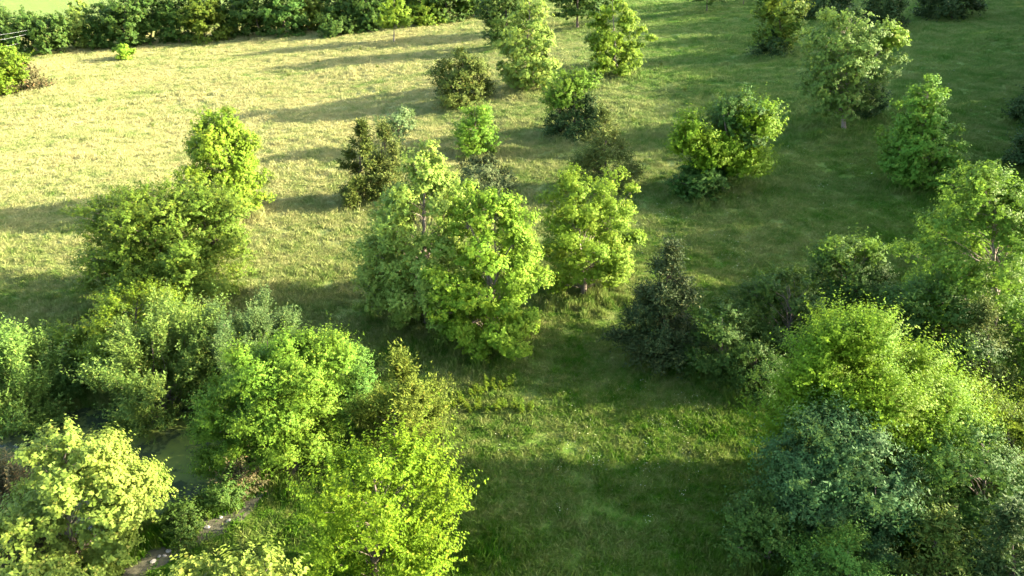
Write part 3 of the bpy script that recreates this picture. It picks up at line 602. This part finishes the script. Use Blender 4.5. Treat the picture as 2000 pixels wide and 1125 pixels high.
    {'n': 'hedgerow_tree', 's': 'elm_dark', 'x': -107.14, 'y': 198.32, 'h': 11.3, 'r': 5.28, 'ox': 1.51, 'tx': 2.97, 'cb': 0.02, 'label': 'mid green tree, fifth from the left in the far tree row', 'group': 'trees of the far row'},
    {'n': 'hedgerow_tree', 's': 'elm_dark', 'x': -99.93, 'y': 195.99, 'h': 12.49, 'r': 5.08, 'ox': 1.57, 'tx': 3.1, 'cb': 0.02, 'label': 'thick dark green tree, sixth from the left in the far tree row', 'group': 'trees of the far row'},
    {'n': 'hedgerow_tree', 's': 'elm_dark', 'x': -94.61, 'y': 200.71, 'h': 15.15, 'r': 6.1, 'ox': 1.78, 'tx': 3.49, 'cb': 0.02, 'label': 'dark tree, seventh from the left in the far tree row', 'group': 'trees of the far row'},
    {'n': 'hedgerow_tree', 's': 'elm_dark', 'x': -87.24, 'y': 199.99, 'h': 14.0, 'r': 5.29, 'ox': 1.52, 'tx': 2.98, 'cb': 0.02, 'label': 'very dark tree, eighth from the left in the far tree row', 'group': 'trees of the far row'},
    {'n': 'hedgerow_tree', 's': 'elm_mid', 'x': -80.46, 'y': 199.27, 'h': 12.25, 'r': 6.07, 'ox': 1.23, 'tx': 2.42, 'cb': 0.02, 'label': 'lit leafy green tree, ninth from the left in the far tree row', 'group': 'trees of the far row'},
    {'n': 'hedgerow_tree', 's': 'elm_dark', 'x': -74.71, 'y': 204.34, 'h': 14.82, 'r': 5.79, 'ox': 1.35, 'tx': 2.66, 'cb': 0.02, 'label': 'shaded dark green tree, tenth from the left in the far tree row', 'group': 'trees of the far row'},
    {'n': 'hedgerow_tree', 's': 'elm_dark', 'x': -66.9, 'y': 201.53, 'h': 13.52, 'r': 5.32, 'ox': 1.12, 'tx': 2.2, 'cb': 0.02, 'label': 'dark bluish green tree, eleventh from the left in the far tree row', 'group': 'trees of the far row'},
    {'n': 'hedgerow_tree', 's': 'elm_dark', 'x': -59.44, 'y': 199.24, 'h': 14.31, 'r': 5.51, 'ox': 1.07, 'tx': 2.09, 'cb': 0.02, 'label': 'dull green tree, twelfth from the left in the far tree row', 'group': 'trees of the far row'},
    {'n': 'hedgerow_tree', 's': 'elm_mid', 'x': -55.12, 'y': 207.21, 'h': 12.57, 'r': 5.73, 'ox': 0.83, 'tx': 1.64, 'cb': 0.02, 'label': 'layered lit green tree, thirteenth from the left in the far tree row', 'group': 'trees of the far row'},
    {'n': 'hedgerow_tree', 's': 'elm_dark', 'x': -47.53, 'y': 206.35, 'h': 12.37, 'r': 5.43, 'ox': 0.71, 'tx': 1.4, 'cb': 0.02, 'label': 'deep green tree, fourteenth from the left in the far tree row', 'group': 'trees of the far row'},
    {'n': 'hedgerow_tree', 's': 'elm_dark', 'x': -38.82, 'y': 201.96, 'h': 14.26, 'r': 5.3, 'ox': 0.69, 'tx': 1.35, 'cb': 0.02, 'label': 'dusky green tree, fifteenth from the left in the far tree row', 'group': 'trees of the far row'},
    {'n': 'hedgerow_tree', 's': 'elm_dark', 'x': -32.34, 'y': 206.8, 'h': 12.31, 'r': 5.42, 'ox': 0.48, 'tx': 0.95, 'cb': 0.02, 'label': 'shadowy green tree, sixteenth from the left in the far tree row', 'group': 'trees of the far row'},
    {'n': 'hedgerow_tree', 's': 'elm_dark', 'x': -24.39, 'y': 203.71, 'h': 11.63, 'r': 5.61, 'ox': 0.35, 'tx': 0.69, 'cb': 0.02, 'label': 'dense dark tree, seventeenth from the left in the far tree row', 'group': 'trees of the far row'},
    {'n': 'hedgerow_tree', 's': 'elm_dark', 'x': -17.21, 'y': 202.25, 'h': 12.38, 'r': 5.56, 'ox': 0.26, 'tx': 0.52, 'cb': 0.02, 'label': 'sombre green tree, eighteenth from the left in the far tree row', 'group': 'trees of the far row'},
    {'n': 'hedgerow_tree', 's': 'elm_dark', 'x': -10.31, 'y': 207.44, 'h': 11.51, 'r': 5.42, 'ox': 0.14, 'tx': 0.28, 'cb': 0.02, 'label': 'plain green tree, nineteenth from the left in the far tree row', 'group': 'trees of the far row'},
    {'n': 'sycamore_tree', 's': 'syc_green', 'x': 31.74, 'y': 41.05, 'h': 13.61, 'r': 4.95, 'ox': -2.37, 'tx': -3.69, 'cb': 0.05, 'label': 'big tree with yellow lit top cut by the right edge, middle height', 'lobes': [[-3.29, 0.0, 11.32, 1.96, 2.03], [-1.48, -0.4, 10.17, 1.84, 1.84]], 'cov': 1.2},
    {'n': 'willow_bush', 's': 'elm_dark', 'x': 25.34, 'y': 48.1, 'h': 5.26, 'r': 3.16, 'ox': -0.45, 'tx': -1.0, 'cb': 0.02, 'label': 'dark shrub with lit upright shoots left of the big right edge tree', 'lobes': [[-1.89, 0.0, 4.08, 1.12, 1.12, 'locust_bright'], [0.64, 0.0, 4.28, 0.82, 1.09, 'locust_bright']], 'cat': 'shrub'},  # sunlit shoots painted as lobes of brighter leaf colour
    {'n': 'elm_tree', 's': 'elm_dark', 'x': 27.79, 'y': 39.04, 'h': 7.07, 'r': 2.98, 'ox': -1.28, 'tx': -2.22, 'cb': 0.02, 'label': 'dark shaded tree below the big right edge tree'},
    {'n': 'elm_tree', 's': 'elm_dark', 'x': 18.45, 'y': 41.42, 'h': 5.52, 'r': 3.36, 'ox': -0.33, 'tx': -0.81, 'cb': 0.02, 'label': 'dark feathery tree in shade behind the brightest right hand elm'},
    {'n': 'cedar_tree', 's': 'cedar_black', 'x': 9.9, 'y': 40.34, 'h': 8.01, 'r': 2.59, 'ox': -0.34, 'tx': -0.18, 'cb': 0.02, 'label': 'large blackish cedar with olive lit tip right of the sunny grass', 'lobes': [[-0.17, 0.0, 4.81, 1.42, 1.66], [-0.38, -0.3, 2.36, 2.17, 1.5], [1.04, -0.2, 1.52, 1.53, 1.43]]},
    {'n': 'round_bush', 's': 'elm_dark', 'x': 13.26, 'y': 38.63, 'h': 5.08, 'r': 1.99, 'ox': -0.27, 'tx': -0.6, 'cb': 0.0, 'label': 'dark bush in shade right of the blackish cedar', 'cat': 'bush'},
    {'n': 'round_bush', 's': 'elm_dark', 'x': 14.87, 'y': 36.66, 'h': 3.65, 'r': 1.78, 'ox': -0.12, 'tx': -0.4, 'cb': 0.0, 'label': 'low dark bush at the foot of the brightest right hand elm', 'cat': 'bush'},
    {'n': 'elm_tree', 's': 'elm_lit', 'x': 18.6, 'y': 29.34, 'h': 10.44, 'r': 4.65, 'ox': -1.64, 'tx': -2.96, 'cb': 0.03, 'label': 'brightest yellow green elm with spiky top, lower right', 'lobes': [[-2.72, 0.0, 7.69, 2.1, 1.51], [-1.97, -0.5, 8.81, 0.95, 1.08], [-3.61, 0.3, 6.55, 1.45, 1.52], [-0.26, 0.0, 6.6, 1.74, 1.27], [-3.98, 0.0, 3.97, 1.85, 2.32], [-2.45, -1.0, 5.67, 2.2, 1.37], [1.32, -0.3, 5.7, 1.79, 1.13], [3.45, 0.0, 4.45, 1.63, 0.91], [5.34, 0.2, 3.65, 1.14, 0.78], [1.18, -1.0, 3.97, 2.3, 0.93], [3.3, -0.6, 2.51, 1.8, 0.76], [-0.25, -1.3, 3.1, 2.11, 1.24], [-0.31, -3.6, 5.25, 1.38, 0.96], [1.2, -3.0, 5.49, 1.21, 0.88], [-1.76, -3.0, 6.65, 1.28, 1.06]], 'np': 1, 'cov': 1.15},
    {'n': 'cedar_tree', 's': 'cedar_olive', 'x': 29.05, 'y': 36.51, 'h': 6.04, 'r': 1.87, 'ox': -0.9, 'tx': -1.79, 'cb': 0.03, 'label': 'olive cedar lit at the top, right of the brightest elm'},
    {'n': 'sumac_tree', 's': 'teal', 'x': 15.69, 'y': 25.29, 'h': 6.78, 'r': 3.73, 'ox': -0.75, 'tx': -0.98, 'cb': 0.03, 'label': 'blue green feathery leaved tree at the bottom right', 'lobes': [[-1.15, -0.2, 6.15, 1.65, 0.52], [-2.61, -0.3, 4.79, 1.55, 0.44], [-0.13, -0.6, 4.85, 1.94, 0.49], [-1.82, -0.8, 3.33, 2.25, 0.54], [1.16, -0.6, 2.73, 1.39, 0.53], [-2.42, -0.9, 1.45, 1.83, 0.64], [-0.11, -1.2, 1.6, 1.95, 0.64]], 'np': 1},
    {'n': 'locust_tree', 's': 'locust', 'x': 25.38, 'y': 28.4, 'h': 6.01, 'r': 2.6, 'ox': -0.8, 'tx': -1.71, 'cb': 0.02, 'label': 'green tree with lit sprays on the right edge below the olive cedar'},
    {'n': 'elm_tree', 's': 'elm_dark', 'x': 21.55, 'y': 24.24, 'h': 6.95, 'r': 2.94, 'ox': -0.75, 'tx': -1.74, 'cb': 0.02, 'label': 'dark shaded tree in the lower right corner'},
    {'n': 'cedar_tree', 's': 'cedar', 'x': 18.42, 'y': 21.37, 'h': 4.69, 'r': 1.44, 'ox': -0.61, 'tx': -1.24, 'cb': 0.02, 'label': 'small green cedar at the bottom edge right of the blue green tree'},
    {'n': 'cedar_tree', 's': 'cedar_dark', 'x': 20.84, 'y': 20.72, 'h': 5.78, 'r': 1.76, 'ox': -0.64, 'tx': -1.53, 'cb': 0.02, 'label': 'dark cedar filling the lower right corner'},
    {'n': 'round_bush', 's': 'teal_green', 'x': 14.44, 'y': 21.04, 'h': 4.12, 'r': 1.96, 'ox': -0.62, 'tx': -1.05, 'cb': 0.0, 'label': 'bluish bush at the bottom edge below the blue green tree', 'cat': 'bush'},
    {'n': 'round_bush', 's': 'elm_dark', 'x': 11.73, 'y': 23.6, 'h': 3.78, 'r': 1.48, 'ox': -0.21, 'tx': -0.51, 'cb': 0.0, 'label': 'dark bush left of the blue green tree, bottom edge', 'cat': 'bush'},
    {'n': 'round_bush', 's': 'elm_dark', 'x': -16.17, 'y': 25.52, 'h': 1.41, 'r': 0.89, 'ox': 0.24, 'tx': 0.39, 'cb': 0.0, 'label': 'low dark brush on the pond edge behind the pale near tree', 'cat': 'bush'},
    {'n': 'round_bush', 's': 'elm_dark', 'x': -14.67, 'y': 27.28, 'h': 1.43, 'r': 0.89, 'ox': 0.26, 'tx': 0.39, 'cb': 0.0, 'label': 'low dark brush at the pond edge under the spreading green tree', 'cat': 'bush'},
    {'n': 'brush', 's': 'brown_brush', 'x': -14.1, 'y': 28.71, 'h': 1.55, 'r': 0.99, 'ox': 0.33, 'tx': 0.47, 'cb': 0.0, 'label': 'thin brownish brush on the bank under the spreading green tree', 'cat': 'bush'},
    {'n': 'round_bush', 's': 'elm_mid', 'x': -10.99, 'y': 32.72, 'h': 2.16, 'r': 0.93, 'ox': 0.15, 'tx': 0.28, 'cb': 0.0, 'label': 'light green low growth on the bank behind the nearest lit tree', 'cat': 'bush'},
    {'n': 'round_bush', 's': 'elm_dark', 'x': -28.19, 'y': 37.27, 'h': 2.12, 'r': 1.43, 'ox': 0.47, 'tx': 0.77, 'cb': 0.0, 'label': 'dark low bush in shade beside the feathery left edge shrub', 'cat': 'bush'},
]

build_grass()
for i_, e_ in enumerate(TREES): make_tree(e_, i_)

# ------------------------------------------------------------------ wood along the right, beyond the frame: it shades the right half
BELT = dict(n='woodland_tree', s='elm_dark', x=90.0, y=60.0, h=17.5, r=5.6, ox=0, tx=0, cb=.05, label='tall dark tree of the wood beyond the right edge, shading the meadow', group='wood beyond the right edge')
def build_belt():
    rng = np.random.default_rng(77)
    root = make_tree(BELT, 900)
    kids = [c for c in bpy.data.objects if c.parent == root]
    first = True
    for y in np.arange(6, 205, 4.9):
        X = max(46, .70*y+10)+rng.uniform(0, 5); Y = y+rng.uniform(-1.5, 1.5)
        edge = float(np.interp(y, [20, 27, 29, 40, 43, 52, 70, 90, 128, 180], [6, 8, 21, 21, 12, 12, 13, 15, 19, 24]))
        need = (X-edge)*math.tan(R(SUN_EL))-float(ground(X, Y)-ground(edge, Y))
        s = need/BELT['h']*rng.uniform(.86, 1.06); rz = rng.random()*6.28
        if first: r_ = root; first = False
        else:
            r_ = root.copy(); COL.objects.link(r_)
            for c in kids:
                d = c.copy(); COL.objects.link(d); d.parent = r_
        k = rng.uniform(.85, 1.0)
        r_.location = (X, Y, float(ground(X, Y))-.05); r_.scale = (k, k, s); r_.rotation_euler = (0, 0, rz)
build_belt()

# ------------------------------------------------------------------ bank of the pond: bare earth strip, stones, weeds
WEEDS = [(-3.54, 35.41), (-2.94, 35.73), (-2.51, 35.14), (-1.99, 35.18), (-1.38, 35.13), (-0.86, 35.17), (-0.46, 35.41), (0.00, 35.13), (0.46, 34.90), (0.92, 35.13), (-1.90, 36.87), (-1.44, 37.39), (-0.80, 37.14), (-2.36, 36.59), (-0.32, 37.66), (-3.96, 34.93)]
ROCKS = [(-18.25, 24.98), (-16.14, 24.17), (-16.02, 24.41), (-16.38, 24.12), (-16.54, 23.84), (-12.83, 27.92), (-12.71, 28.19), (-14.37, 26.47), (-14.22, 26.73), (-14.01, 26.98), (-13.87, 26.21), (-15.54, 25.27), (-14.77, 25.83), (-13.73, 27.54), (-29.70, 38.16), (-28.99, 35.72)]
DAM = [(-11.03, 35.21), (-11.34, 31.53), (-12.19, 29.03), (-13.55, 26.98), (-14.81, 25.53), (-16.19, 24.15), (-17.56, 22.98)]
TRACK = [(-130.83, 180.97), (-124.39, 186.82), (-120.79, 189.44), (-117.17, 194.52), (-112.06, 197.36)]
FLOWERS = [(3.05, 34.87), (4.29, 35.21), (5.36, 33.79), (7.09, 31.53), (4.45, 30.69), (7.82, 29.22), (8.18, 26.98), (5.22, 27.78), (2.78, 30.69), (7.14, 33.79), (10.05, 28.40), (9.76, 32.06), (21.59, 63.24), (23.95, 66.48), (24.22, 59.60), (18.53, 56.92), (28.89, 63.70), (17.50, 60.05), (39.74, 79.45), (31.47, 76.99), (65.92, 113.53), (62.54, 117.75), (61.29, 97.46), (20.31, 51.26), (-20.38, 94.97), (-19.85, 103.84), (-24.22, 88.20), (-47.01, 86.16), (8.54, 54.71), (-18.09, 66.71), (8.51, 36.66)]
def ribbon(name, pts, w, zoff, mat, seed):
    pts = np.array(pts); rng = np.random.default_rng(seed)
    d = np.concatenate([[0], np.cumsum(np.linalg.norm(np.diff(pts, axis=0), axis=1))]); n = int(d[-1]/.35)+2
    q = np.linspace(0, d[-1], n); c = np.stack([np.interp(q, d, pts[:, 0]), np.interp(q, d, pts[:, 1])], -1)
    tn = unit(np.gradient(c, axis=0)); nr = np.stack([-tn[:, 1], tn[:, 0]], -1)
    u = np.linspace(-1, 1, 7)
    wl = w*(.7+.35*np.sin(q*1.1)*np.sin(q*.43+1)+rng.uniform(-.22, .22, n)); wl[0] = wl[-1] = .05
    P = c[:, None, :]+nr[:, None, :]*(u[None, :]*wl[:, None])[..., None]
    Z = ground(P[..., 0], P[..., 1])+.05*np.sin(P[..., 0]*1.9+P[..., 1]*.7)*np.sin(P[..., 1]*1.7-.4*P[..., 0])+zoff*(1-.8*np.abs(u)[None, :]**3)
    v = np.concatenate([P, Z[..., None]], -1).reshape(-1, 3)
    i = (np.arange(n-1)[:, None]*7+np.arange(6)[None, :]).ravel()
    return obj(name, mesh_np(name, v, np.stack([i, i+1, i+8, i+7], -1), [mat], smooth=True))
def earth_mat(name, a, b):
    m, nt, out = new_mat(name); geo = N(nt, 'ShaderNodeNewGeometry')
    f = noise(nt, geo.outputs['Position'], 2.2, 6, .7)
    p = N(nt, 'ShaderNodeBsdfPrincipled'); nt.links.new(mixc(nt, ramp01(nt, f, .3, .7), a, b), p.inputs['Base Color']); p.inputs['Roughness'].default_value = 1
    bp = N(nt, 'ShaderNodeBump'); bp.inputs['Strength'].default_value = .8; bp.inputs['Distance'].default_value = .1; nt.links.new(f, bp.inputs['Height']); nt.links.new(bp.outputs[0], p.inputs['Normal'])
    nt.links.new(p.outputs[0], out.inputs[0]); return m
tag(ribbon('dirt_path', DAM, .85, .025, earth_mat('bare_earth', (.055, .05, .026), (.095, .09, .05)), 3), 'worn strip of bare earth along the pond bank', 'path', kind='structure')
tag(ribbon('gravel_track', TRACK, 2.2, .09, earth_mat('gravel', (.30, .28, .27), (.42, .40, .38)), 4), 'pale gravel track at the foot of the far tree row', 'track', kind='structure')

STONE = earth_mat('limestone', (.16, .145, .12), (.34, .32, .28))
def stone_mesh(seed):
    rng = np.random.default_rng(seed); import bmesh
    bm = bmesh.new(); bmesh.ops.create_icosphere(bm, subdivisions=2, radius=1)
    k = rng.normal(0, 1, (5, 3)); k /= np.linalg.norm(k, axis=1)[:, None]; off = rng.uniform(.55, .85, 5)
    for v in bm.verts:
        p = np.array(v.co)
        for a, o_ in zip(k, off):
            t = p@a-o_
            if t > 0: p = p-a*t
        v.co = p*np.array([1, .72, .5])
    me = bpy.data.meshes.new('stone'); bm.to_mesh(me); bm.free(); me.materials.append(STONE); return me
SM = [stone_mesh(k) for k in range(5)]
for k, (x, y) in enumerate(ROCKS):
    rng = np.random.default_rng(300+k); r_ = rng.uniform(.09, .2)
    o = obj('stone', SM[k % 5], None, (x, y, float(ground(x, y))+r_*.2)); o.scale = (r_, r_, r_); o.rotation_euler = (rng.normal(0, .2), rng.normal(0, .2), rng.random()*6.28)
    if k < 14: tag(o, 'pale limestone lying on the bare earth of the pond bank', 'stone', 'stones of the pond bank')
    elif k == 14: tag(o, 'single pale stone in the shade left of the pond trees', 'stone')
    else: tag(o, 'pale stone at the foot of the feathery left edge shrub', 'stone')

# ------------------------------------------------------------------ tall weeds beside the sunny strip
CLUMPS = [(-40.85, 157.76), (-33.65, 166.89), (-26.14, 145.89), (-17.65, 154.66), (-43.71, 146.16), (-77.78, 199.34), (-68.12, 197.18), (16.12, 95.68), (13.89, 85.28), (25.28, 108.62), (-10.56, 164.93), (-11.66, 142.24), (-90.81, 191.98), (24.98, 126.09), (9.71, 60.28), (12.87, 54.94), (-55.02, 110.64), (-54.54, 84.91)]
def weed(k, x, y, label, group, mat, hs):
    rng = np.random.default_rng(500+k); z = float(ground(x, y)); h = rng.uniform(.6, 1.15)*hs
    root = empty('weed_plant', (x, y, z)); tag(root, label, 'weed', group)
    for q in range(3):
        a = rng.random()*6.28; b = np.array([[math.cos(a)*.12*hs, math.sin(a)*.12*hs, 0]]); e = b*2.2+np.array([[rng.normal(0, .08), rng.normal(0, .08), h*rng.uniform(.75, 1)]])
        v, f = wood('stem', rng, b, e, np.array([.014]), .005, 5, 5, 0)
        st = obj('stem', mesh_np('stem', v, f, [M['locust']]), root)
        n = 26; t = rng.uniform(.15, 1, n); P = b+(e-b)*t[:, None]; ph = np.arange(n)*2.4
        d = unit(np.stack([np.cos(ph), np.sin(ph), rng.uniform(.1, .7, n)], -1)); L = .26*hs*(1.15-.6*t)[:, None]
        w_ = unit(np.cross(d, [0, 0, 1.])); nn = np.cross(w_, d)
        V = np.stack([P, P+d*L*.5+w_*L*.22+nn*.02, P+d*L-nn*L*.3, P+d*L*.5-w_*L*.22+nn*.02], 1).reshape(-1, 3)
        obj('leaves', mesh_np('leaves', V, np.arange(n*4).reshape(n, 4), [M[mat]]), root)
for k, (x, y) in enumerate(WEEDS): weed(k, x, y, 'tall leafy weed in the clump beside the sunny strip of grass', 'tall weeds by the sunny strip', 'locust', 1.0)
for k, (x, y) in enumerate(CLUMPS): weed(100+k, x, y, 'small dark weed standing up from the upper meadow grass', 'weeds of the upper meadow', 'elm_mid', 1.15)

# ------------------------------------------------------------------ white meadow flowers (uncountable specks)
def build_flowers():
    rng = np.random.default_rng(8); m, nt, out = new_mat('white_petals')
    p = N(nt, 'ShaderNodeBsdfPrincipled'); p.inputs['Base Color'].default_value = (.46, .47, .30, 1); p.inputs['Roughness'].default_value = .7; nt.links.new(p.outputs[0], out.inputs[0])
    C = []
    for (x, y) in FLOWERS:
        for q in range(3):
            c = np.array([x, y])+rng.normal(0, 1, 2)*np.array([.06, .06])*y
            C.append(c+rng.normal(0, .012, (rng.integers(3, 11), 2))*y)
    c = np.concatenate(C); n = len(c); z = ground(c[:, 0], c[:, 1])+rng.uniform(.2, .42, n)
    s = rng.uniform(.012, .032, n)*np.clip(c[:, 1]/45, .8, 1.8); b = np.stack([c[:, 0], c[:, 1], z], -1)
    th = np.arange(5)*2*np.pi/5
    V = b[:, None, :]+s[:, None, None]*np.stack([np.cos(th), np.sin(th), 0*th], -1)[None]; V[..., 2] += (V[..., 0]-b[:, None, 0])*rng.normal(0, .5, n)[:, None]
    me = bpy.data.meshes.new('flowers'); me.from_pydata(V.reshape(-1, 3).tolist(), [], np.arange(n*5).reshape(n, 5).tolist()); me.materials.append(m)
    tag(obj('meadow_flowers', me), 'tiny white wildflowers sprinkled through the shaded grass', 'flowers', kind='stuff')
build_flowers()

# ------------------------------------------------------------------ overhead wires at the far left
WIRE_A = [(-113.79, 170.00, 0.60), (-114.15, 170.00, -0.49), (-114.66, 170.00, -2.03)]
WIRE_B = [(-117.03, 184.00, -0.87), (-117.57, 184.00, -1.81), (-119.69, 184.00, -3.83)]
WM, nt_, out_ = new_mat('cable'); p_ = N(nt_, 'ShaderNodeBsdfPrincipled'); p_.inputs['Base Color'].default_value = (.55, .56, .57, 1); p_.inputs['Roughness'].default_value = .5; nt_.links.new(p_.outputs[0], out_.inputs[0])
for k, (a, b) in enumerate(zip(WIRE_A, WIRE_B)):
    t = np.linspace(-.9, 1.3, 25)[:, None]; p3 = np.array(a)+(np.array(b)-np.array(a))*t; p3[:, 2] -= .5*(1-t[:, 0]**2)*.4
    v, f = tubes(p3[None], np.full((1, 25), .009), 5)
    tag(obj('overhead_wire', mesh_np('wire', v, f, [WM])), ['uppermost', 'middle', 'lowest'][k]+' of three thin overhead wires at the far left edge', 'wire', 'overhead wires')
